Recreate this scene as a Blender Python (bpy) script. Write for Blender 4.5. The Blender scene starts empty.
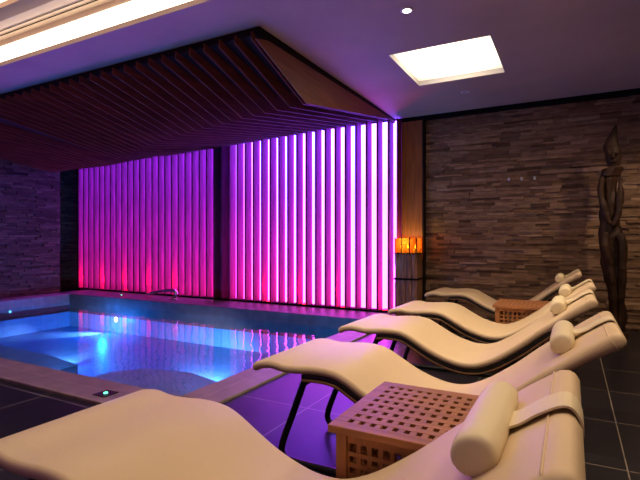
import bpy, bmesh, math, random
from mathutils import Vector, Matrix
random.seed(7)
S = 1.15                      # all layout numbers below are in eye heights; S turns them into metres
sc = bpy.context.scene
C = sc.collection
PI = math.pi

# ------------------------------------------------------------------ materials
MATS = {}
def new_mat(name):
    m = bpy.data.materials.new(name); m.use_nodes = True
    MATS[name] = m
    nt = m.node_tree
    return m, nt, nt.nodes, nt.links, nt.nodes['Principled BSDF']

def plain(name, col, rough=.5, metal=0., spec=.5, bump=0., bscale=40., var=0., vscale=6., stretch=(1, 1, 1)):
    m, nt, N, L, P = new_mat(name)
    P.inputs['Base Color'].default_value = (*col, 1); P.inputs['Roughness'].default_value = rough
    P.inputs['Metallic'].default_value = metal; P.inputs['Specular IOR Level'].default_value = spec
    tc = N.new('ShaderNodeTexCoord'); mp = N.new('ShaderNodeMapping')
    mp.inputs['Scale'].default_value = stretch
    L.new(tc.outputs['Object'], mp.inputs['Vector'])
    if var:
        n = N.new('ShaderNodeTexNoise'); n.inputs['Scale'].default_value = vscale; n.inputs['Detail'].default_value = 6
        L.new(mp.outputs['Vector'], n.inputs['Vector'])
        r = N.new('ShaderNodeValToRGB')
        r.color_ramp.elements[0].position = .3; r.color_ramp.elements[1].position = .7
        r.color_ramp.elements[0].color = (*[c*(1-var) for c in col], 1)
        r.color_ramp.elements[1].color = (*[min(1, c*(1+var)) for c in col], 1)
        L.new(n.outputs['Fac'], r.inputs['Fac']); L.new(r.outputs['Color'], P.inputs['Base Color'])
    if bump:
        n2 = N.new('ShaderNodeTexNoise'); n2.inputs['Scale'].default_value = bscale; n2.inputs['Detail'].default_value = 4
        L.new(mp.outputs['Vector'], n2.inputs['Vector'])
        b = N.new('ShaderNodeBump'); b.inputs['Strength'].default_value = bump; b.inputs['Distance'].default_value = .01
        L.new(n2.outputs['Fac'], b.inputs['Height']); L.new(b.outputs['Normal'], P.inputs['Normal'])
    return m

def wood(name, col, axis=2, rough=.5, var=.35, spec=.4):
    st = [9., 9., 9.]; st[axis] = .7
    return plain(name, col, rough, spec=spec, bump=.15, bscale=6, var=var, vscale=3., stretch=st)

def emit(name, col, strength):
    m = bpy.data.materials.new(name); m.use_nodes = True; MATS[name] = m
    N, L = m.node_tree.nodes, m.node_tree.links
    N.clear()
    e = N.new('ShaderNodeEmission'); e.inputs['Color'].default_value = (*col, 1); e.inputs['Strength'].default_value = strength
    o = N.new('ShaderNodeOutputMaterial'); L.new(e.outputs[0], o.inputs[0])
    return m

def island(name, cols, rough=.8, bump=.4, spec=.25):
    """stacked stone: every stone of the mesh its own tint"""
    m, nt, N, L, P = new_mat(name)
    g = N.new('ShaderNodeNewGeometry'); r = N.new('ShaderNodeValToRGB')
    r.color_ramp.interpolation = 'LINEAR'
    els = r.color_ramp.elements
    while len(els) < len(cols): els.new(.5)
    for i, c in enumerate(cols):
        els[i].position = i/(len(cols)-1); els[i].color = (*c, 1)
    L.new(g.outputs['Random Per Island'], r.inputs['Fac'])
    tc = N.new('ShaderNodeTexCoord'); mp = N.new('ShaderNodeMapping'); mp.inputs['Scale'].default_value = (5, 5, 16)
    L.new(tc.outputs['Object'], mp.inputs['Vector'])
    n = N.new('ShaderNodeTexNoise'); n.inputs['Scale'].default_value = 1.6; n.inputs['Detail'].default_value = 7
    L.new(mp.outputs['Vector'], n.inputs['Vector'])
    mx = N.new('ShaderNodeMix'); mx.data_type = 'RGBA'; mx.blend_type = 'OVERLAY'; mx.inputs['Factor'].default_value = .7
    L.new(r.outputs['Color'], mx.inputs[6]); L.new(n.outputs['Fac'], mx.inputs[7])
    L.new(mx.outputs[2], P.inputs['Base Color'])
    b = N.new('ShaderNodeBump'); b.inputs['Strength'].default_value = bump; b.inputs['Distance'].default_value = .02
    L.new(n.outputs['Fac'], b.inputs['Height']); L.new(b.outputs['Normal'], P.inputs['Normal'])
    P.inputs['Roughness'].default_value = rough; P.inputs['Specular IOR Level'].default_value = spec
    return m

def tiles(name, c1, c2, grout, w, h, mort, origin, rough=.3, spec=.5, offset=0., bump=.15, nz=.25):
    m, nt, N, L, P = new_mat(name)
    g = N.new('ShaderNodeNewGeometry'); mp = N.new('ShaderNodeMapping'); mp.vector_type = 'POINT'
    mp.inputs['Scale'].default_value = (1/S, 1/S, 1/S); mp.inputs['Location'].default_value = (-origin[0], -origin[1], 0)
    L.new(g.outputs['Position'], mp.inputs['Vector'])
    b = N.new('ShaderNodeTexBrick'); b.offset = offset; b.squash = 1.
    for k, v in (('Scale', 1.), ('Brick Width', w), ('Row Height', h), ('Mortar Size', mort), ('Mortar Smooth', .1), ('Bias', 0.)):
        b.inputs[k].default_value = v
    b.inputs['Color1'].default_value = (*c1, 1); b.inputs['Color2'].default_value = (*c2, 1); b.inputs['Mortar'].default_value = (*grout, 1)
    L.new(mp.outputs['Vector'], b.inputs['Vector'])
    n = N.new('ShaderNodeTexNoise'); n.inputs['Scale'].default_value = 7; n.inputs['Detail'].default_value = 8
    L.new(mp.outputs['Vector'], n.inputs['Vector'])
    mx = N.new('ShaderNodeMix'); mx.data_type = 'RGBA'; mx.blend_type = 'OVERLAY'; mx.inputs['Factor'].default_value = nz
    L.new(b.outputs['Color'], mx.inputs[6]); L.new(n.outputs['Fac'], mx.inputs[7])
    L.new(mx.outputs[2], P.inputs['Base Color'])
    bp = N.new('ShaderNodeBump'); bp.inputs['Strength'].default_value = bump; bp.inputs['Distance'].default_value = .006
    L.new(n.outputs['Fac'], bp.inputs['Height']); L.new(bp.outputs['Normal'], P.inputs['Normal'])
    P.inputs['Roughness'].default_value = rough; P.inputs['Specular IOR Level'].default_value = spec
    return m

M_floor = tiles('slate_floor_tile', (.010, .009, .013), (.014, .012, .017), (.20, .165, .13), .8, .61, .0032, (.215, 2.415), rough=.30, spec=.4)
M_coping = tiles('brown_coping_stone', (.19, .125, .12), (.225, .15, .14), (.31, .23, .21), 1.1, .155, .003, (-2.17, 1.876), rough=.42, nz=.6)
M_coping_shade = tiles('dark_coping_stone', (.085, .062, .06), (.10, .074, .07), (.14, .11, .10), .6, .155, .003, (-2.17, 1.876), rough=.5, nz=.6, spec=.3)  # same coping stone, the far edge's dimmer light put into the colour
M_coping_r = tiles('brown_coping_plank', (.19, .125, .12), (.225, .15, .14), (.31, .23, .21), .143, 1.1, .003, (-2.171, 2.18), rough=.42, nz=.6)
M_pool = tiles('pool_tile', (.085, .25, .46), (.105, .29, .50), (.06, .19, .36), .3, .3, .006, (0, 0), rough=.4, bump=.05)
M_bench = tiles('dark_pool_tile', (.2, .2, .24), (.24, .23, .27), (.2, .2, .22), .3, .3, .006, (0, 0), rough=.4, bump=.05)
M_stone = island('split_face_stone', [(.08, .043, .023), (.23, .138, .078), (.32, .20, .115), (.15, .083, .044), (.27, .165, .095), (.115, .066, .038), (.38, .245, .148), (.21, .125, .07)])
M_stone_shade = island('dark_split_face_stone', [(.04, .022, .016), (.10, .062, .046), (.14, .09, .066), (.065, .037, .026), (.12, .075, .056), (.055, .032, .023), (.17, .115, .085), (.09, .055, .04)])  # same split stone, darkened to paint in the shade on the left wall
M_ceil = plain('plaster_ceiling', (.47, .365, .32), .8, spec=.15, var=.1, vscale=1.2, bump=.08, bscale=12)
M_raised = plain('cove_plaster', (.7, .58, .47), .8, spec=.1, var=.04)
M_beam = plain('cove_beam', (.38, .26, .2), .8, spec=.1)
M_dark = plain('dark_backing', (.012, .006, .005), .7, spec=.2)
M_black = plain('black_gap', (.006, .006, .006), .8, spec=.1)
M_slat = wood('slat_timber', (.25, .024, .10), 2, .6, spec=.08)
M_fin = wood('fin_timber', (.115, .029, .013), 1, .6, spec=.12)
M_side = wood('side_timber', (.22, .068, .014), 1, .55, .2)
M_panel = wood('wall_panel_timber', (.29, .098, .018), 2, .5, .35)
M_leather = plain('cream_leatherette', (.65, .50, .31), .5, spec=.3, bump=.05, bscale=60, var=.03, vscale=3)
M_pillow = plain('cream_pillow_leatherette', (.72, .62, .40), .5, spec=.3, bump=.05, bscale=60)
M_shell = plain('black_shell', (.012, .011, .010), .45)
M_rim = wood('rim_ply', (.17, .085, .035), 0, .5)
M_tube = plain('dark_tube', (.02, .019, .018), .35, metal=.6)
M_teak = wood('teak', (.33, .135, .05), 0, .5, .3)
M_teak_y = wood('teak_cross', (.33, .14, .055), 1, .5, .3)
M_teak_z = wood('teak_upright', (.34, .135, .045), 2, .5, .3)
M_chrome = plain('chrome', (.75, .75, .78), .15, metal=1.)
M_white = plain('white_trim', (.75, .72, .68), .5)
M_carve = plain('carved_wood', (.032, .014, .007), .6, spec=.25, bump=.8, bscale=5, var=.6, vscale=3., stretch=(6, 6, 1))
M_log = plain('old_timber', (.27, .125, .06), .7, bump=.5, bscale=6, var=.6, vscale=4, stretch=(7, 7, .8))
M_wax = plain('wax', (.8, .65, .4), .5)
M_stem = plain('leaf', (.02, .07, .02), .6)
M_lightbox = emit('warm_light_panel', (1, .80, .60), 4.)
def hot_centre(m, half, centre, edge):
    N, L = m.node_tree.nodes, m.node_tree.links
    tc = N.new('ShaderNodeTexCoord'); ln = N.new('ShaderNodeVectorMath'); ln.operation = 'LENGTH'
    L.new(tc.outputs['Object'], ln.inputs[0])
    mr = N.new('ShaderNodeMapRange'); mr.interpolation_type = 'SMOOTHSTEP'
    mr.inputs['From Max'].default_value = half; mr.inputs['To Min'].default_value = centre; mr.inputs['To Max'].default_value = edge
    L.new(ln.outputs['Value'], mr.inputs['Value']); L.new(mr.outputs[0], N['Emission'].inputs['Strength'])
hot_centre(M_lightbox, .66*S, 7., 1.05)
M_cove = emit('cove_light', (1, .78, .57), 6.)
M_lumi = emit('cove_light_ceiling', (1, .77, .56), 3.)
M_spot = emit('downlight_lens', (1, .88, .8), 12.)
M_off = plain('unlit_lens', (.35, .33, .33), .3)
M_led = emit('green_led', (.15, 1, .55), 3.)
M_flame = emit('candle_flame', (1, .5, .12), 14.)
M_red = emit('red_led', (1, .004, .02), 30.)
M_pl = emit('pool_lamp', (.7, .85, 1), 9.)

def amber():
    m, nt, N, L, P = new_mat('amber_glass')
    t = N.new('ShaderNodeBsdfTranslucent'); t.inputs['Color'].default_value = (1, .62, .17, 1)
    tr = N.new('ShaderNodeBsdfTransparent'); tr.inputs['Color'].default_value = (1, .55, .16, 1)
    mx = N.new('ShaderNodeMixShader'); mx.inputs[0].default_value = .86
    L.new(t.outputs[0], mx.inputs[1]); L.new(tr.outputs[0], mx.inputs[2])
    L.new(mx.outputs[0], N['Material Output'].inputs[0])
    return m
M_amber = amber()

def led_panel():
    m = bpy.data.materials.new('led_wash_panel'); m.use_nodes = True
    N, L = m.node_tree.nodes, m.node_tree.links; N.clear()
    tc = N.new('ShaderNodeTexCoord'); sp = N.new('ShaderNodeSeparateXYZ'); L.new(tc.outputs['Object'], sp.inputs[0])
    mr = N.new('ShaderNodeMapRange'); mr.inputs['From Max'].default_value = 2.6*S
    L.new(sp.outputs['Z'], mr.inputs['Value'])
    r = N.new('ShaderNodeValToRGB'); e = r.color_ramp.elements
    e[0].position = 0; e[0].color = (.8, .055, .62, 1)
    e[1].position = 1; e[1].color = (.27, .10, 1.7, 1)
    k = e.new(.3); k.color = (.5, .062, .92, 1)
    k = e.new(.65); k.color = (.28, .064, 1.12, 1)
    L.new(mr.outputs[0], r.inputs[0])
    em = N.new('ShaderNodeEmission'); em.inputs['Strength'].default_value = 13.
    L.new(r.outputs[0], em.inputs['Color'])
    o = N.new('ShaderNodeOutputMaterial'); L.new(em.outputs[0], o.inputs[0])
    return m
M_ledp = led_panel()

def water():
    m = bpy.data.materials.new('pool_water'); m.use_nodes = True
    N, L = m.node_tree.nodes, m.node_tree.links; N.clear()
    tr = N.new('ShaderNodeBsdfTransparent'); tr.inputs['Color'].default_value = (.82, .93, 1, 1)
    gl = N.new('ShaderNodeBsdfGlossy'); gl.inputs['Roughness'].default_value = .03
    fr = N.new('ShaderNodeFresnel'); fr.inputs['IOR'].default_value = 1.33
    n = N.new('ShaderNodeTexNoise'); n.inputs['Scale'].default_value = 3.; n.inputs['Detail'].default_value = 3
    tc = N.new('ShaderNodeTexCoord'); L.new(tc.outputs['Object'], n.inputs['Vector'])
    b = N.new('ShaderNodeBump'); b.inputs['Strength'].default_value = .4; b.inputs['Distance'].default_value = .02
    L.new(n.outputs['Fac'], b.inputs['Height']); L.new(b.outputs['Normal'], gl.inputs['Normal']); L.new(b.outputs['Normal'], fr.inputs['Normal'])
    mx = N.new('ShaderNodeMixShader'); L.new(fr.outputs[0], mx.inputs[0]); L.new(tr.outputs[0], mx.inputs[1]); L.new(gl.outputs[0], mx.inputs[2])
    o = N.new('ShaderNodeOutputMaterial'); L.new(mx.outputs[0], o.inputs[0])
    return m
M_water = water()

# ------------------------------------------------------------------ builders
class MB:
    """collects shapes, builds one mesh object"""
    def __init__(s): s.bm = bmesh.new()
    def box(s, x0, x1, y0, y1, z0, z1, bev=0.):
        r = bmesh.ops.create_cube(s.bm, size=1.)
        vs = r['verts']
        for v in vs:
            v.co = Vector(((x0+x1)/2+v.co.x*(x1-x0), (y0+y1)/2+v.co.y*(y1-y0), (z0+z1)/2+v.co.z*(z1-z0)))
        if bev:
            es = list({e for v in vs for e in v.link_edges})
            bmesh.ops.bevel(s.bm, geom=es, offset=bev, segments=2, affect='EDGES', profile=.5)
        return s
    def prism(s, pts, axis, a, b):
        """polygon pts extruded along axis ('x': pts are (y,z); 'y': (x,z); 'z': (x,y))"""
        def P(p, t):
            return {'x': (t, p[0], p[1]), 'y': (p[0], t, p[1]), 'z': (p[0], p[1], t)}[axis]
        A = [s.bm.verts.new(P(p, a)) for p in pts]; B = [s.bm.verts.new(P(p, b)) for p in pts]
        n = len(pts)
        s.bm.faces.new(A); s.bm.faces.new(B[::-1])
        for i in range(n): s.bm.faces.new((A[i], B[i], B[(i+1) % n], A[(i+1) % n]))
        return s
    def rings(s, rings, cap=True):
        R = [[s.bm.verts.new(p) for p in ring] for ring in rings]
        n = len(R[0])
        for a, b in zip(R, R[1:]):
            for i in range(n): s.bm.faces.new((a[i], a[(i+1) % n], b[(i+1) % n], b[i]))
        if cap: s.bm.faces.new(R[0][::-1]); s.bm.faces.new(R[-1])
        return s
    def tube(s, pts, r, n=10):
        pts = [Vector(p) for p in pts]
        rings = []; up = None
        for i, p in enumerate(pts):
            t = (pts[min(i+1, len(pts)-1)]-pts[max(i-1, 0)]).normalized()
            if up is None: up = Vector((0, 1, 0)) if abs(t.y) < .9 else Vector((1, 0, 0))
            a = (up-t*up.dot(t)).normalized(); b = t.cross(a); up = a
            rr = r[i] if isinstance(r, (list, tuple)) else r
            rings.append([p+a*math.cos(2*PI*k/n)*rr+b*math.sin(2*PI*k/n)*rr for k in range(n)])
        return s.rings(rings)
    def lathe(s, prof, c=(0, 0, 0), n=24, axis='z'):
        rings = []
        for r, h in prof:
            ring = []
            for k in range(n):
                a = 2*PI*k/n; x, y = r*math.cos(a), r*math.sin(a)
                ring.append({'z': (c[0]+x, c[1]+y, c[2]+h), 'y': (c[0]+x, c[1]+h, c[2]+y), 'x': (c[0]+h, c[1]+x, c[2]+y)}[axis])
            rings.append(ring)
        return s.rings(rings)
    def build(s, name, mat, parent=None, loc=(0, 0, 0), smooth=False, sub=0, fix=True, **tags):
        if fix: bmesh.ops.recalc_face_normals(s.bm, faces=s.bm.faces[:])
        for v in s.bm.verts: v.co *= S
        me = bpy.data.meshes.new(name); s.bm.to_mesh(me); s.bm.free()
        me.materials.append(mat)
        if smooth:
            for p in me.polygons: p.use_smooth = True
        o = bpy.data.objects.new(name, me); C.objects.link(o)
        o.location = Vector(loc)*S
        if parent: o.parent = parent
        if sub:
            md = o.modifiers.new('sub', 'SUBSURF'); md.levels = sub; md.render_levels = sub
        for k, v in tags.items(): o[k] = v
        return o

def thing(name, label, cat, loc=(0, 0, 0), group=None):
    o = bpy.data.objects.new(name, None); C.objects.link(o); o.empty_display_size = .1
    o.location = Vector(loc)*S; o['label'] = label; o['category'] = cat
    if group: o['group'] = group
    return o
def copy_tree(o, parent=None):
    c = o.copy(); C.objects.link(c)
    if parent: c.parent = parent
    for ch in list(o.children): copy_tree(ch, c)
    return c
ST = dict(kind='structure')
def spline(pts, per=6):
    """Catmull-Rom through pts"""
    pts = [Vector(p) for p in pts]; out = []
    for i in range(len(pts)-1):
        p0, p1, p2, p3 = pts[max(i-1, 0)], pts[i], pts[i+1], pts[min(i+2, len(pts)-1)]
        for k in range(per):
            t = k/per
            out.append(.5*((2*p1)+(p2-p0)*t+(2*p0-5*p1+4*p2-p3)*t*t+(3*p1-p0-3*p2+p3)*t**3))
    out.append(pts[-1]); return out

def slab(xs, ys, holes, z0, z1):
    """slab of boxes on a grid, leaving the hole cells out"""
    mb = MB()
    for i in range(len(xs)-1):
        for j in range(len(ys)-1):
            cx, cy = (xs[i]+xs[i+1])/2, (ys[j]+ys[j+1])/2
            if any(h[0] < cx < h[1] and h[2] < cy < h[3] for h in holes): continue
            mb.box(xs[i], xs[i+1], ys[j], ys[j+1], z0, z1)
    return mb

# ------------------------------------------------------------------ room shell
CZ = 2.65                         # ceiling height
XL, XR, YB, YW = -8.41, 2.3, -1.6, 6.2
PX0, PX1, PY0, PY1 = -8.02, -2.17, 2.185, 5.33       # pool opening
OX0, OX1, OY0, OY1 = -8.41, -1.885, 1.866, 5.98      # outer edge of the coping
slab([-9.2, OX0, OX1, XR], [YB, OY0, OY1, YW+.1], [(OX0, OX1, OY0, OY1)], -.06, 0.).build('floor', M_floor, **ST)
cp = MB()
cp.box(OX0, OX1, OY0, PY0, -.16, .018, .006)
cp.box(OX0, PX0, PY0, PY1, -.30, .02, .006)
cp.build('pool_coping', M_coping, **ST)
MB().box(OX0, OX1, PY1, OY1, -.30, .022, .006).build('pool_coping_back', M_coping_shade, **ST)
MB().box(PX1, OX1, PY0+.002, PY1-.002, -.16, .018, .006).build('pool_coping_side', M_coping_r, **ST)
PZ = -.56
b = MB()
b.box(PX0-.1, PX1+.1, PY0-.1, PY1+.1, PZ-.1, PZ)
b.box(PX0-.1, PX0, PY0-.1, PY1+.1, PZ, -.17); b.box(PX1, PX1+.1, PY0-.1, PY1+.1, PZ, -.165)
b.box(PX0, PX1, PY0-.1, PY0, PZ, -.165); b.box(PX0, PX1, PY1, PY1+.1, PZ, -.30)
b.build('pool_basin', M_pool, **ST)
# underwater bench along the near side
MB().prism([(-8.01, 2.186), (-2.18, 2.186), (-2.18, 3.1), (-2.6, 3.28), (-2.95, 3.40), (-3.35, 3.50), (-3.85, 3.40), (-4.05, 3.15), (-4.1, 2.7), (-4.55, 2.7), (-4.6, 3.15), (-5.3, 3.26), (-8.01, 3.26)], 'z', PZ, -.32).build('pool_bench', M_bench, **ST)
w = MB()
gx = [PX0+.001+(PX1-PX0-.002)*i/24 for i in range(25)]; gy = [PY0+.001+(PY1-PY0-.002)*i/14 for i in range(15)]
gv = [[w.bm.verts.new((x, y, -.12)) for y in gy] for x in gx]
for i in range(24):
    for j in range(14): w.bm.faces.new((gv[i][j], gv[i+1][j], gv[i+1][j+1], gv[i][j+1]))
w.build('pool_water', M_water, fix=False, kind='stuff', label='clear blue lit water filling the indoor pool', category='water')

# ceiling with cove opening and light-box opening
COVE = (-5.6, .7, 1.15, 2.48); BOX = (-1.44, -.575, 3.975, 4.92)
slab([-9.2, COVE[0], BOX[0], BOX[1], COVE[1], XR], [YB, COVE[2], COVE[3], BOX[2], BOX[3], 6.12], [COVE, BOX], CZ, CZ+.08).build('ceiling', M_ceil, **ST)
MB().box(-9.2, XR, YB, YW+.1, 3.1, 3.15).build('ceiling_void', M_dark, **ST)
MB().box(-9.2, XR, 6.115, 6.16, CZ-.055, CZ+.3).build('trim_1', M_black, **ST)  # black strip standing in for the shadow in the ceiling-to-wall gap
# raised part of the cove
cv = MB()
cv.box(COVE[0], COVE[1], 2.255, COVE[3]+.05, 2.90, 2.94)
cv.box(COVE[0], COVE[1], COVE[3]+.012, COVE[3]+.05, 2.73, 2.90)
cv.box(COVE[0], COVE[1], COVE[2]-.05, COVE[2], 2.73, 2.94)
cv.box(COVE[0]-.05, COVE[0], COVE[2]-.05, COVE[3]+.05, 2.73, 2.94); cv.box(COVE[1], COVE[1]+.05, COVE[2]-.05, COVE[3]+.05, 2.73, 2.94)
cv.build('ceiling_cove', M_raised, **ST)
MB().box(COVE[0], COVE[1], 2.125, 2.255, 2.885, 2.96, .004).build('trim_2', M_beam, **ST)
t = thing('cove_light', 'long warm white light strip along the far side of the ceiling recess, top left', 'light', (-3.5, 2.48, 2.69))
MB().box(COVE[0]+3.5, COVE[1]+3.5, .0, .012, 0., .145).build('diffuser', M_cove, t)
t = thing('luminous_ceiling', 'glowing warm white panel inside the ceiling recess beyond the dark beam, top left corner', 'light', (-3.5, 1.64, 2.93))
MB().box(COVE[0]+3.5, COVE[1]+3.5, -.48, .485, 0., .02).build('diffuser', M_lumi, t)
for k, y in enumerate((2.372, 2.424)):
    t = thing('slot_diffuser', ('thin black air slot in the recess ceiling nearer the dark beam', 'thin black air slot in the recess ceiling nearer the bright light strip')[k], 'air vent', (-4.5, y, 2.9), 'air slots in the ceiling recess')
    MB().box(-2.9, 2.9, -.005-.002*k, .005+.002*k, -.003, .004).build('slot', M_black, t)
    MB().box(-2.9, 2.9, .006+.002*k, .009+.002*k, -.004, .003).box(-2.9, 2.9, -.009-.002*k, -.006-.002*k, -.004, .003).build('flange', M_raised, t)

# ceiling light box
t = thing('ceiling_light_box', 'large rectangular glowing warm panel recessed in the plaster ceiling', 'light', (-1.0075, 4.4475, CZ))
hx, hy = .4325, .4725
fr = MB()
fr.box(-hx-.03, -hx, -hy-.03, hy+.03, .0815, .12); fr.box(hx, hx+.03, -hy-.03, hy+.03, .0815, .12)
fr.box(-hx, hx, -hy-.03, -hy, .0815, .12); fr.box(-hx, hx, hy, hy+.03, .0815, .12)
fr.build('frame', M_raised, t)
MB().box(-hx, hx, -hy, hy, .05, .07).build('diffuser', M_lightbox, t)
# lining of the cut-out
ln = MB()
ln.box(-hx, -hx+.004, -hy, hy, .002, .05); ln.box(hx-.004, hx, -hy, hy, .002, .05)
ln.box(-hx+.004, hx-.004, -hy, -hy+.004, .002, .05); ln.box(-hx+.004, hx-.004, hy-.004, hy, .002, .05)
ln.build('reveal', M_white, t)

# ceiling downlights
def ceiling_spot(x, y, lens, label):
    t = thing('recessed_spotlight', label, 'spotlight', (x, y, CZ))
    MB().lathe([(.030, -.006), (.046, -.006), (.046, .0), (.030, .0), (.030, -.006)][:4], n=28).build('trim_ring', M_white, t, smooth=False)
    MB().lathe([(.001, -.0065), (.029, -.0075), (.029, -.001), (.001, -.001)], n=24).build('lens', lens, t)
ceiling_spot(-1.04, 3.253, M_spot, 'lit round ceiling spotlight nearer than the glowing rectangular ceiling panel')
ceiling_spot(-1.046, 5.361, M_off, 'unlit round ceiling spotlight between the glowing ceiling panel and the stone wall')

def stone_wall(name, u0, u1, z0, z1, place, mat=None, depth=.05):
    """stacked split stone; place(u, z, d) -> point; every stone a block of its own depth"""
    mb = MB(); z = z0
    rnd = random.Random(hash(name) % 1000 if False else len(name)*31+5)
    while z < z1-.004:
        h = rnd.choice((.018, .024, .030, .034, .040, .048)); h = min(h, z1-z)
        u = u0-rnd.random()*.25
        while u < u1:
            l = rnd.uniform(.09, .42)
            a, bb = max(u, u0), min(u+l, u1); u += l
            if bb-a < .01: continue
            d = rnd.uniform(.0, .030); tilt = rnd.uniform(-.006, .006)
            g = .0012
            P = [place(a+g, z+g, depth+d), place(bb-g, z+g, depth+d+tilt), place(bb-g, z+h-g, depth+d+tilt), place(a+g, z+h-g, depth+d)]
            Q = [place(a+g, z+g, 0), place(bb-g, z+g, 0), place(bb-g, z+h-g, 0), place(a+g, z+h-g, 0)]
            A = [mb.bm.verts.new(p) for p in P]; B = [mb.bm.verts.new(p) for p in Q]
            mb.bm.faces.new(A)
            for i in range(4): mb.bm.faces.new((A[i], B[i], B[(i+1) % 4], A[(i+1) % 4]))
        z += h
    return mb.build(name, mat or M_stone, **ST)
stone_wall('wall_back', -1.72, XR, 0., 2.60, lambda u, z, d: (u, YW+.06-d, z))
MB().box(-9.2, XR, YW+.055, YW+.12, -.3, 3.1).build('wall_back_core', M_dark, **ST)
stone_wall('wall_left', 1.0, 5.40, -.02, CZ, lambda u, z, d: (XL-.06+d, u, z), M_stone_shade)
stone_wall('wall_left_return', 5.4, YW+.05, 0, CZ, lambda u, z, d: (-9.16+d, u, z), M_stone_shade)
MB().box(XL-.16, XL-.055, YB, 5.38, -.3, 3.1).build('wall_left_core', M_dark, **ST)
MB().box(-9.3, -9.15, 5.2, YW+.1, -.3, 3.1).build('wall_left_recess', M_dark, **ST)
stone_wall('wall_right', YB, YW, 0., CZ, lambda u, z, d: (XR+.06-d, u, z))
MB().box(XR+.055, XR+.12, YB, YW, -.06, 3.1).build('wall_right_core', M_dark, **ST)
MB().box(-9.2, XR, YB-.1, YB, -.06, 3.1).build('wall_front', M_ceil, **ST)

# timber panel between the slats and the stone
p = MB()
p.box(-2.03, -1.735, 6.12, 6.2, 0., CZ-.05)
p.build('trim_3', M_panel, **ST)
MB().box(-1.74, -1.718, 6.10, 6.2, 0., CZ-.05).build('trim_4', M_dark, **ST)

# ------------------------------------------------------------------ slatted canopy and lit slat wall
can = thing('slatted_canopy', 'folded dark timber slat canopy running down the wall behind the pool, lit purple and red', 'slat wall', (-2.15, 6.0, 0.))
OX, OY = -2.15, 6.0
N_S, PITCH, TH, FT = 42, .1585, .028, .015
YN, ZN = 2.9, 2.53
def fold(x):
    t = -2.15-x
    return min(3.68+.13*t+.04*t*t, 5.2), 2.235
def ztop(x): return max(2.60-.034*(-2.15-x), 2.47)
for i in range(N_S):
    x = -2.15-PITCH*i
    fy, fz = fold(x); zt = ztop(x)
    bot = [(YN, ZN), (fy, fz), (5.93, zt)]
    dp = .11
    prof = [(YN-OY, ZN), (fy-OY, fz), (5.945-OY, zt), (5.945-OY, zt+dp), (fy-OY, fz+dp+.03), (YN-OY, ZN+.065)]
    if abs(x+6.35) > .10:
        MB().prism(prof, 'x', x-OX-FT/2, x-OX+FT/2).build('ceiling_fin', M_fin, can)
    MB().box(x-OX-TH/2, x-OX+TH/2, 5.93-OY, 6.09-OY, .05, min(zt+.10, 2.64)).build('wall_slat', M_slat, can)
# dark board behind the fins, following the fold
bb = bmesh.new(); back = MB()
xs = [-2.14-PITCH*2*i for i in range(22)]
rows = []
for x in xs:
    fy, fz = fold(x); zt = ztop(x)
    rows.append([(YN+.06, CZ), (YN+.06, ZN+.062), (fy, fz+.125), (5.93, zt+.09), (6.11, zt+.09), (6.11, CZ)])
back.rings([[(x-OX, y-OY, z) for y, z in row] for x, row in zip(xs, rows)])
back.build('backing_board', M_dark, can)
# right-hand side cheek
MB().prism([(YN-OY, ZN), (3.68-OY, 2.235), (5.93-OY, 2.60), (6.1-OY, 2.60), (6.1-OY, CZ-.035), (YN+.16-OY, CZ-.075)], 'x', .0302, .040).build('side_cheek', M_side, can)
MB().prism([(YN-OY+.06, ZN+.05), (6.12-OY, ZN+.06), (6.12-OY, CZ), (YN-OY+.06, CZ)], 'x', .012, .030).build('shadow_reveal', M_dark, can)
# luminous back panels with the dark joint between them
MB().box(-8.64-OX, -5.19-OX, 6.095-OY, 6.115-OY, .05, 2.56).build('light_panel', M_ledp, can)
MB().box(-4.87-OX, -2.045-OX, 6.095-OY, 6.115-OY, .05, 2.62).build('light_panel', M_ledp, can)
MB().box(-5.185-OX, -4.875-OX, 6.092-OY, 6.115-OY, .05, 2.56).build('joint_board', M_slat, can)
MB().box(-8.69-OX, -8.67-OX, 5.93-OY, 6.2-OY, .0, 2.56).build('end_board', M_dark, can)
MB().box(-2.044-OX, -2.034-OX, 5.95-OY, 6.12-OY, .0, 2.62).build('end_board', M_slat, can)
MB().box(-8.665-OX, -2.045-OX, 5.95-OY, 6.2-OY, .001, .05).build('plinth', M_black, can)
RED = [i for i in range(N_S) if i % 4 == 1 and not (17 <= i <= 21)]
for k, i in enumerate(RED):
    x = -2.15-PITCH*i+PITCH*.5
    MB().box(x-OX-.022, x-OX+.022, 6.0-OY, 6.05-OY, .051, .066).build('uplight', M_red, can)

# ------------------------------------------------------------------ pool lamps, floor leds, spout
def pool_lamp(x, y, z, axis, sgn, label):
    t = thing('underwater_lamp', label, 'pool light', (x, y, z))
    prof = [(.001, 0), (.045, 0), (.045, sgn*.012), (.001, sgn*.016)]
    MB().lathe(prof, n=20, axis=axis).build('lens', M_pl, t)
    MB().lathe([(.046, 0), (.06, 0), (.06, sgn*.010), (.046, sgn*.012)], n=20, axis=axis).build('bezel', M_chrome, t)
    return t
pool_lamp(-6.76, PY1, -.34, 'y', -1, 'bright underwater lamp in the far pool wall below the chrome spout')
def lamp(name, loc, energy, col, r):
    l = bpy.data.lights.new(name, 'POINT'); l.energy = energy; l.color = col; l.shadow_soft_size = r*S
    o = bpy.data.objects.new(name, l); C.objects.link(o); o.location = Vector(loc)*S
    return o
def beam(name, loc, to, energy, col, ang, blend=1., r=.03):
    l = bpy.data.lights.new(name, 'SPOT'); l.energy = energy; l.color = col; l.shadow_soft_size = r*S
    l.spot_size = math.radians(ang); l.spot_blend = blend
    o = bpy.data.objects.new(name, l); C.objects.link(o); o.location = Vector(loc)*S
    o.rotation_euler = (Vector(to)-Vector(loc)).to_track_quat('-Z', 'Y').to_euler()
    return o
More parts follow.
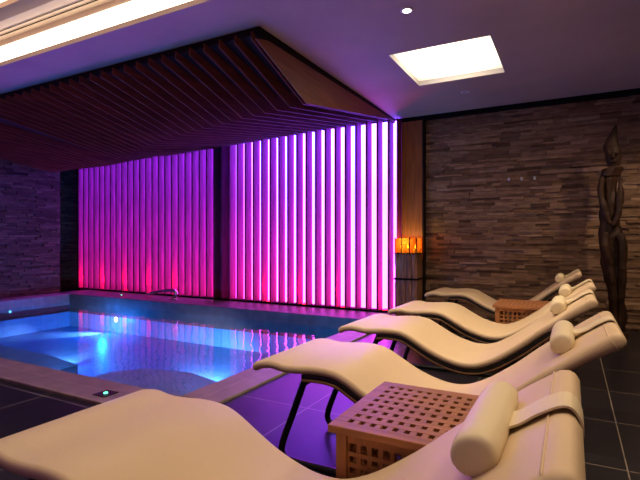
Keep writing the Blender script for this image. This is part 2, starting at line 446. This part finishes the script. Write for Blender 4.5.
BLUE = (.0, .20, 1.)
for nm, p, q, e in (('far', (-6.76, PY1-.05, -.34), (-7.15, 4.95, -.56), 420), ('right', (-3.15, 3.50, -.44), (-3.7, 4.15, -.60), 1500), ('bench', (-5.35, 3.31, -.44), (-6.0, 4.05, -.58), 700)):
    beam('pool_beam_'+nm, p, q, e*.9, (.42, .56, 1.), 50)
    lamp('pool_glow_'+nm, (p[0], p[1]+(-.22 if nm == 'far' else .1), p[2]-.02), 52, BLUE, .05)
lamp('pool_glow_side', (PX1-.16, 4.4, -.36), 26, (0, .40, 1), .05)  # unseen light added to brighten the right end of the far pool wall

def floor_led(x, y, z, label, plate=.055):
    t = thing('floor_led', label, 'light', (x, y, z), 'green indicator leds')
    MB().box(-plate, plate, -plate, plate, 0, .005, .002).build('plate', M_tube, t)
    MB().lathe([(.001, .0051), (.014, .0051), (.012, .010), (.001, .012)], n=14).build('lens', M_led, t)
floor_led(-2.62, 1.985, .018, 'green lit button in a dark square plate on the near pool edge')
floor_led(-7.0, 5.62, .022, 'tiny green light on the far pool edge left of the chrome spout', .03)
t = thing('pool_sensor', 'green indicator light in the left pool wall at the waterline', 'light', (PX0, 4.3, -.16))
MB().lathe([(.001, 0), (.03, 0), (.03, .008), (.001, .012)], n=14, axis='x').build('bezel', M_chrome, t)
MB().lathe([(.001, .0125), (.016, .0125), (.014, .02), (.001, .022)], n=12, axis='x').build('lens', M_led, t)

t = thing('water_spout', 'curved chrome water spout on the far pool edge in front of the red-lit slats', 'spout', (-5.78, 5.66, .022))
MB().lathe([(.06, 0), (.06, .012), (.04, .02), (.001, .02)], n=20).build('base_flange', M_chrome, t, smooth=False)
pts = spline([(0, 0, .01), (.035, 0, .05), (.05, 0, .10), (.01, 0, .138), (-.10, 0, .142), (-.25, 0, .125), (-.40, 0, .10), (-.52, -.02, .078)], 6)
rr = [.032]*len(pts)
MB().tube(pts, [.034-.012*(k/len(pts)) for k in range(len(pts))], 12).build('neck', M_chrome, t, smooth=True)
MB().box(-.60, -.47, -.06, .03, .062, .082, .006).build('nozzle', M_chrome, t)

# ------------------------------------------------------------------ loungers
LW = .56
PROF = [(-1.345, .438), (-1.32, .452), (-1.25, .463), (-1.16, .454), (-1.03, .464), (-.945, .461), (-.885, .443), (-.81, .402), (-.735, .362),
        (-.66, .334), (-.59, .318), (-.52, .319), (-.46, .338), (-.395, .373), (-.33, .418), (-.27, .464), (-.19, .532), (-.08, .615), (-.02, .661), (.043, .704)]
def path(x0=-9, x1=9, off=0., per=4):
    p = [Vector((q[0], 0, q[1])) for q in PROF]
    sp = spline(p, per); out = []
    for i, q in enumerate(sp):
        t = (sp[min(i+1, len(sp)-1)]-sp[max(i-1, 0)]).normalized()
        n = Vector((-t.z, 0, t.x))
        if x0 <= q.x <= x1: out.append((q+n*off, n))
    return out
def rrect(w, t, r, k=3, crown=0.):
    """cross-section of a pad: (y, n) with the top at n = 0"""
    pts = []
    for cy, cn, a0 in ((w/2-r, -r, 0), (-w/2+r, -r, PI/2), (-w/2+r, -t+r, PI), (w/2-r, -t+r, 1.5*PI)):
        for j in range(k+1):
            a = a0+PI/2*j/k; pts.append((cy+r*math.cos(a), cn+r*math.sin(a)))
    # extra points along the top for a soft crown
    return pts
def sweep(mb, frames, w, t, r, endround=True):
    rings = []; n = len(frames)
    for i, (q, nn) in enumerate(frames):
        u = i/(n-1)
        tt = t(u) if callable(t) else t
        ring = [q+nn*c+Vector((0, y, 0)) for y, c in rrect(w, tt, min(r, tt*.45))]
        rings.append(ring)
    if endround:
        for idx, sgn in ((0, -1), (-1, 1)):
            q, nn = frames[idx]; tdir = Vector((nn.z, 0, -nn.x))*sgn
            tt = (t(0 if idx == 0 else 1) if callable(t) else t)
            extra = []
            for e, sh in ((.35, .10), (.75, .28), (1., .62)):
                adv = tt*.42*e; mid = q-nn*tt/2
                ring = []
                for y, c in rrect(w-sh*tt*.8, tt*(1-sh), min(r, tt*(1-sh)*.45)):
                    ring.append(mid+tdir*adv+nn*(c+tt*(1-sh)/2)+Vector((0, y, 0)))
                extra.append(ring)
            if idx == 0: rings = extra[::-1]+rings
            else: rings = rings+extra
    return mb.rings(rings)

def make_lounger():
    t = thing('wave_lounger', 'x', 'lounger', (0, 0, 0), 'cream wave loungers')
    thick = lambda u: .036+.018*max(0, (u-.80)/.2)**1.5
    mat = sweep(MB(), path(), LW, thick, .020).build('mattress', M_leather, t, smooth=True)
    # seam round the head end
    fr = path(-.03, .1); q, nn = fr[-2]
    sm = [q+nn*c+Vector((0, y, 0)) for y, c in ((-LW/2-.001, -.05), (-LW/2-.0, -.018), (-LW/2+.018, .0008), (0, .0012), (LW/2-.018, .0008), (LW/2, -.018), (LW/2+.001, -.05))]
    MB().tube(sm, .0022, 6).build('seam', M_leather, mat, smooth=True)
    # shell and rim under the pad
    sweep(MB(), path(-1.12, -.10, -.0365), LW-.016, .020, .004, False).build('shell', M_shell, t)
    sweep(MB(), path(-1.10, -.12, -.057), LW-.002, .010, .003, False).build('rim', M_rim, t)
    # tube frame: one bent sled each side, two cross bars
    for s in (-1, 1):
        y = s*(LW/2-.055)
        pts = spline([(-1.09, y, .41), (-1.115, y, .35), (-1.165, y, .22), (-1.215, y, .09), (-1.215, y, .035), (-1.16, y, .0165), (-.95, y, .0165), (-.35, y, .0165), (-.17, y, .02),
                      (-.11, y, .05), (-.12, y, .13), (-.19, y, .33), (-.205, y, .43)], 5)
        MB().tube(pts, .0155, 10).build('leg_frame', M_tube, t, smooth=True)
    yy = LW/2-.055
    MB().tube([(-1.105, -yy, .37), (-1.105, yy, .37)], .012, 10).build('cross_bar', M_tube, t, smooth=True)
    MB().tube([(-.19, -yy, .33), (-.19, yy, .33)], .012, 10).build('cross_bar', M_tube, t, smooth=True)
    # head roll with its strap
    px, pz, pr = -.100, .636, .039
    prof = [(.001, -.168), (.024, -.168), (.033, -.165), (.037, -.157), (pr, -.12), (pr+.001, 0), (pr, .12), (.037, .157), (.033, .165), (.024, .168), (.001, .168)]
    m = MB().lathe(prof, n=28, axis='y')
    for v in m.bm.verts:
        a = v.co.copy(); a.z *= .92; a.x *= 1.06
        ca, sa = math.cos(-.62), math.sin(-.62)
        v.co = Vector((a.x*ca+a.z*sa+px, a.y, -a.x*sa+a.z*ca+pz))
    pil = m.build('head_roll', M_pillow, t, smooth=True)
    sw = .042
    cen = spline([(px+.026, .0, pz+.026), (px+.045, 0, pz+.018), (-.02, 0, .669), (.012, 0, .693), (.05, 0, .713), (.068, 0, .705), (.077, 0, .68), (.070, 0, .650), (.04, 0, .632)], 4)
    rings = []
    for i, q in enumerate(cen):
        tt = (cen[min(i+1, len(cen)-1)]-cen[max(i-1, 0)]).normalized(); nn = Vector((-tt.z, 0, tt.x))
        rings.append([q+Vector((0, -sw, 0)), q+Vector((0, sw, 0)), q+Vector((0, sw, 0))+nn*.004, q+Vector((0, -sw, 0))+nn*.004])
    MB().rings(rings).build('strap', M_pillow, pil)
    return t
L0 = make_lounger()
LOUNG = [(-.066, .655, 'nearest cream wave lounger, in front of the foreground side table'),
         (.07, 1.722, 'second nearest cream wave lounger, just behind the nearest slatted side table'),
         (.035, 2.68, 'middle cream wave lounger of the five, third from the front'),
         (.06, 3.53, 'fourth cream wave lounger from the front, in front of the far side table'),
         (.0, 4.80, 'farthest cream wave lounger, close to the stone wall and behind the far side table')]
for i, (dx, y0, lab) in enumerate(LOUNG):
    o = L0 if i == 0 else copy_tree(L0)
    o.location = Vector((dx, y0+LW/2, 0))*S; o['label'] = lab
for ch in L0.children:
    if ch.name.startswith('head_roll'):
        ch.location = Vector((.028, 0, .019))*S
        for st in ch.children: st.location = Vector((-.024, 0, -.016))*S

# ------------------------------------------------------------------ slatted side tables
def make_table():
    t = thing('slatted_side_table', 'x', 'side table', (0, 0, 0), 'slatted teak side tables')
    W, D, H = .483, .48, .455
    nx, ny, pxx, pyy = 12, 8, .0348, .0517
    hx_, hy_ = .0165, .0235            # hole size
    x0, y0 = -W/2, -D/2
    bx, by = (W-(nx-1)*pxx-hx_)/2, (D-(ny-1)*pyy-hy_)/2
    tp = MB()
    tp.box(x0, -x0, y0, y0+by, H-.022, H, .002); tp.box(x0, -x0, -y0-by, -y0, H-.022, H, .002)
    tp.box(x0, x0+bx, y0+by, -y0-by, H-.022, H); tp.box(-x0-bx, -x0, y0+by, -y0-by, H-.022, H)
    for j in range(ny-1):
        a = y0+by+hy_+j*pyy
        tp.box(x0+bx, -x0-bx, a, a+pyy-hy_, H-.016, H-.0005)
    top = tp.build('top', M_teak, t)
    cr = MB()
    for i in range(nx-1):
        a = x0+bx+hx_+i*pxx
        cr.box(a, a+pxx-hx_, y0+by, -y0-by, H-.022, H-.001)
    cr.build('cross_lattice', M_teak_y, top)
    ins = .018; lw = .034
    for sx in (-1, 1):
        for sy in (-1, 1):
            cx, cy = sx*(W/2-ins-lw/2), sy*(D/2-ins-lw/2)
            MB().box(cx-lw/2, cx+lw/2, cy-lw/2, cy+lw/2, 0, H-.022, .002).build('leg', M_teak_z, t)
    zt, zb = H-.022, .045
    def side(axis, s):
        L_ = (W if axis == 'x' else D)/2-ins-lw; c = s*((D if axis == 'x' else W)/2-ins-lw/2)
        m = MB()
        def bx_(a0, a1, z0, z1, th):
            if axis == 'x': m.box(a0, a1, c-th, c+th, z0, z1)
            else: m.box(c-th, c+th, a0, a1, z0, z1)
        bx_(-L_, L_, zt-.03, zt, .010); bx_(-L_, L_, zb, zb+.03, .010)
        n = round((2*L_)/.0352); pit = 2*L_/n
        for i in range(n+1):
            a = -L_+i*pit; h = .0072 if 0 < i < n else .006
            bx_(max(-L_, a-h), min(L_, a+h), zb+.03, zt-.03, .006)
        z0, z1 = zb+.03, zt-.03; k = round((z1-z0)/.0325); pz_ = (z1-z0)/k
        for j in range(1, k):
            bx_(-L_, L_, z0+j*pz_-.0065, z0+j*pz_+.0065, .0075)
        return m
    for axis in 'xy':
        for s in (-1, 1): side(axis, s).build('side_lattice', M_teak_z, t)
    return t
T0 = make_table()
T0.location = Vector((-.635+.2415, 1.229+.24, 0))*S
T0['label'] = 'slatted teak side table in the foreground behind the nearest lounger'
T1 = copy_tree(T0); T1.location = Vector((-.585+.2415, 4.15+.24, 0))*S
T1['label'] = 'slatted teak side table far back between the fourth and the farthest lounger'

# ------------------------------------------------------------------ lantern on its timber pedestal
t = thing('timber_pedestal', 'dark old timber pedestal with a black band, at the end of the slat wall', 'pedestal', (-1.868, 5.925, 0))
for k, (a, c) in enumerate(((-.15, -.085), (-.08, -.005), (0., .07), (.075, .145))):
    pts = []
    rnd = random.Random(k)
    m = MB(); R = []
    for z in (0, .12, .27, .42, .58, .72, .82):
        j = [rnd.uniform(-.005, .005) for _ in range(4)]
        R.append([(a+j[0], -.12+j[1], z), ((a+c)/2, -.135+j[2], z), (c+j[1], -.12+j[3], z), (c+j[1], .12, z), (a+j[0], .12, z)])
    m.rings(R).build('plank', M_log, t)
MB().box(-.158, .152, -.145, .13, .488, .51, .003).build('band', M_black, t)
MB().box(-.158, .152, -.145, .13, .82, .828, .002).build('top_plate', M_dark, t)
t = thing('amber_lantern', 'glowing amber glass candle lantern with dark bars on the timber pedestal', 'lantern', (-1.868, 5.925, .829))
for k, x in enumerate((-.145, -.06, .045, .135)):
    MB().box(x-.006, x+.006, -.128, -.116, .0, .20).build('bar', M_dark, t)
gl = MB(); gl.box(-.145, .138, -.115, -.111, .004, .195); gl.box(-.145, .138, .106, .11, .004, .195); gl.box(-.149, -.145, -.115, .11, .004, .195); gl.box(.138, .142, -.115, .11, .004, .195)
gl.build('glass', M_amber, t)
MB().box(-.15, .145, -.12, .115, .0, .004).build('tray', M_dark, t)
for x in (-.10, -.01, .09):
    c = MB().lathe([(.022, 0.), (.022, .05), (.018, .053), (.001, .053)], (x, -.01, .0045), 14).build('candle', M_wax, t)
    MB().lathe([(.001, .0), (.010, .014), (.008, .03), (.001, .055)], (x, -.01, .060), 10).build('flame', M_flame, c)
lamp('candle_light', (-1.895, 5.90, .829+.15), 5., (1, .72, .36), .03)

# ------------------------------------------------------------------ wall hooks
M_nickel = plain('satin_nickel', (.9, .88, .86), .35, metal=.6)
for k, x in enumerate((-.672, -.531, -.387)):
    t = thing('coat_hook', ('leftmost small chrome hook on the stone wall', 'middle small chrome hook on the stone wall', 'rightmost small chrome hook on the stone wall')[k], 'hook', (x, 6.178, 1.74), 'chrome wall hooks')
    MB().lathe([(.016, 0), (.016, -.008), (.001, -.009)], (0, 0, 0), 14, 'y').build('rosette', M_nickel, t)
    MB().tube([(0, -.005, 0), (0, -.03, -.002), (0, -.042, .006)], .006, 8).build('stem', M_nickel, t, smooth=True)
    MB().lathe([(.001, -.036), (.013, -.040), (.017, -.048), (.012, -.057), (.001, -.058)], (0, 0, .006), 12, 'y').build('knob', M_nickel, t, smooth=True)

# ------------------------------------------------------------------ carved totem
t = thing('carved_totem', 'tall dark carved wooden figure standing against the stone wall at the right', 'sculpture', (.37, 5.75, 0))
def blob(secs, n=18, lobes=0., seed=1):
    rnd = random.Random(seed); rings = []
    for z, xc, rx, ry, yc in secs:
        ring = []
        for k in range(n):
            a = 2*PI*k/n
            l = 1+lobes*math.cos(3*a+z*7)+lobes*.5*math.cos(5*a-z*11)
            ring.append((xc+rx*l*math.cos(a), yc+ry*l*math.sin(a), z))
        rings.append(ring)
    return MB().rings(rings)
def sil(v, ul, ur, k=.8, yc=0.):
    """section from the silhouette: height, middle, half width, half depth"""
    a, b_ = .261+.0092*(ul-600)-.37, .261+.0092*(ur-600)-.37
    return (1-(v-240)*.01045, (a+b_)/2, (b_-a)/2, (b_-a)/2*k, yc)
blob([sil(335, 612, 626), sil(322, 612.5, 624.5), sil(306, 610, 625.5), sil(291, 607, 626.5), sil(278, 604.5, 626.5), sil(265, 602, 626.5), sil(255, 600, 626.5), sil(245, 599, 626), sil(236, 598.5, 624.5),
      sil(230, 599, 622.5), sil(224, 600.5, 620), sil(214, 600, 620), sil(203, 600.5, 619), sil(194, 602, 618), sil(186, 602, 617.5), sil(179, 602, 619.5), sil(170, 604, 619)], 22, .07, 3).build('body', M_carve, t, smooth=True, sub=1)
# limbs carved in relief on the front of the trunk
for s_, pts in ((-1, [(-.08, -.05, 1.66), (-.10, -.06, 1.52), (-.085, -.085, 1.38), (-.05, -.10, 1.25), (-.02, -.11, 1.16)]), (1, [(.075, -.04, 1.67), (.07, -.06, 1.52), (.065, -.08, 1.36), (.045, -.10, 1.24), (.0, -.11, 1.14)])):
    pts = spline(pts, 4)
    MB().tube(pts, [.022+.012*math.sin(PI*k/len(pts)) for k in range(len(pts))], 10).build('arm', M_carve, t, smooth=True)
for s_, pts in ((-1, [(-.06, -.09, 1.08), (-.065, -.125, .95), (-.03, -.13, .78), (.0, -.11, .55), (.02, -.08, .3), (.025, -.07, .06)]), (1, [(.06, -.10, 1.06), (.09, -.12, .92), (.085, -.12, .74), (.085, -.10, .52), (.075, -.08, .3), (.07, -.07, .06)])):
    pts = spline(pts, 4)
    MB().tube(pts, [.045-.018*(k/len(pts)) for k in range(len(pts))], 10).build('leg', M_carve, t, smooth=True)
blob([sil(178, 602, 619.5), sil(176.5, 600, 621), sil(172, 601, 621.5), sil(168, 601.5, 622), sil(166.5, 605, 620)], 20, .08, 5).build('collar', M_carve, t, smooth=True)
hd = blob([sil(169, 607, 619), sil(166, 607.5, 619), sil(162, 606, 620.5), sil(157, 604.5, 621.5), sil(152, 604, 621), sil(148, 605, 619.5), sil(146, 607, 618)], 20, .03).build('head', M_carve, t, smooth=True)
hx0 = sil(158, 605, 621)[1]; hz0 = sil(158, 605, 621)[0]
MB().tube([(hx0, -.055, hz0+.05), (hx0, -.078, hz0-.005), (hx0, -.068, hz0-.015)], [.008, .014, .007], 8).build('nose', M_carve, hd, smooth=True)
for s_ in (-1, 1):
    MB().lathe([(.001, -.010), (.013, -.006), (.013, .004), (.001, .006)], (hx0+s_*.03, -.058, hz0+.035), 10, 'y').build('eye', M_carve, hd, smooth=True)
MB().tube([(hx0-.03, -.058, hz0-.045), (hx0, -.066, hz0-.048), (hx0+.03, -.058, hz0-.045)], .008, 8).build('mouth', M_carve, hd, smooth=True)
blob([sil(154, 605, 620, .6), sil(151, 603.5, 621, .55), sil(148, 603.5, 620, .5), sil(143, 605.5, 618.5, .5), sil(138, 608, 618, .5), sil(132, 611.5, 617.5, .5), sil(128, 614, 617, .5), sil(125, 615.8, 616.4, .8)], 18, .03).build('headdress', M_carve, t, smooth=True)
blob([(0, .04, .11, .10, 0), (.04, .04, .11, .10, 0), (.05, .04, .10, .09, 0)], 20).build('plinth', M_carve, t)

tx = bpy.data.textures.new('chisel', 'CLOUDS'); tx.noise_scale = .16*S; tx.noise_depth = 2
for ch in t.children:
    if ch.name.startswith('plinth'): continue
    for m_ in list(ch.modifiers): ch.modifiers.remove(m_)
    md = ch.modifiers.new('sub', 'SUBSURF'); md.levels = md.render_levels = 2
    dm = ch.modifiers.new('chisel', 'DISPLACE'); dm.texture = tx; dm.strength = (.06 if ch.name.startswith(('body', 'headdress', 'collar')) else .03)*S; dm.mid_level = .5; dm.texture_coords = 'LOCAL'
# ------------------------------------------------------------------ light, camera, view
W = bpy.data.worlds.new('World'); sc.world = W; W.use_nodes = True
W.node_tree.nodes['Background'].inputs[0].default_value = (0, 0, 0, 1)
def area(name, loc, size, energy, col, rot=(0, 0, 0)):
    l = bpy.data.lights.new(name, 'AREA'); l.shape = 'DISK'; l.size = size*S; l.energy = energy; l.color = col
    o = bpy.data.objects.new(name, l); C.objects.link(o); o.location = Vector(loc)*S; o.rotation_euler = rot
    return o
def spot(name, loc, energy, col, ang=80, blend=.7, r=.03):
    l = bpy.data.lights.new(name, 'SPOT'); l.energy = energy; l.color = col; l.spot_size = math.radians(ang); l.spot_blend = blend; l.shadow_soft_size = r*S
    o = bpy.data.objects.new(name, l); C.objects.link(o); o.location = Vector(loc)*S
    return o
for i in RED:
    beam('red_uplight', (-2.15-PITCH*i+PITCH*.45, 6.0, .075), (-2.15-PITCH*i+PITCH*.42, 5.99, 1.), 75, (1, .004, .03), 72, 1., .012)
spot('downlight_lit', (-1.04, 3.253, CZ-.02), 170, (1, .80, .56), 85)
for k, (x, y) in enumerate(((.75, 1.2), (.9, 3.25), (1.0, 4.9), (-.2, .2))):  # unseen spots added as warm fill for the loungers and stone wall
    spot('downlight', (x, y, CZ-.02), (65, 100, 100, 38)[k], (1, .72, .48), 140)

cd = bpy.data.cameras.new('camera'); cam = bpy.data.objects.new('camera', cd); C.objects.link(cam)
cd.sensor_width = 36; cd.sensor_fit = 'HORIZONTAL'; cd.lens = 468/640*36
cam.location = (0, 0, S); cam.rotation_euler = (PI/2, 0, math.radians(28.25))
cd.clip_start = .02
sc.camera = cam
sc.view_settings.view_transform = 'Standard'; sc.view_settings.look = 'None'
sc.view_settings.exposure = 0.; sc.view_settings.gamma = 1.; sc.view_settings.use_curve_mapping = False
sc.cycles.use_denoising = True
sc.cycles.sample_clamp_indirect = 4.
sc.cycles.max_bounces = 8; sc.cycles.diffuse_bounces = 4; sc.cycles.transparent_max_bounces = 12
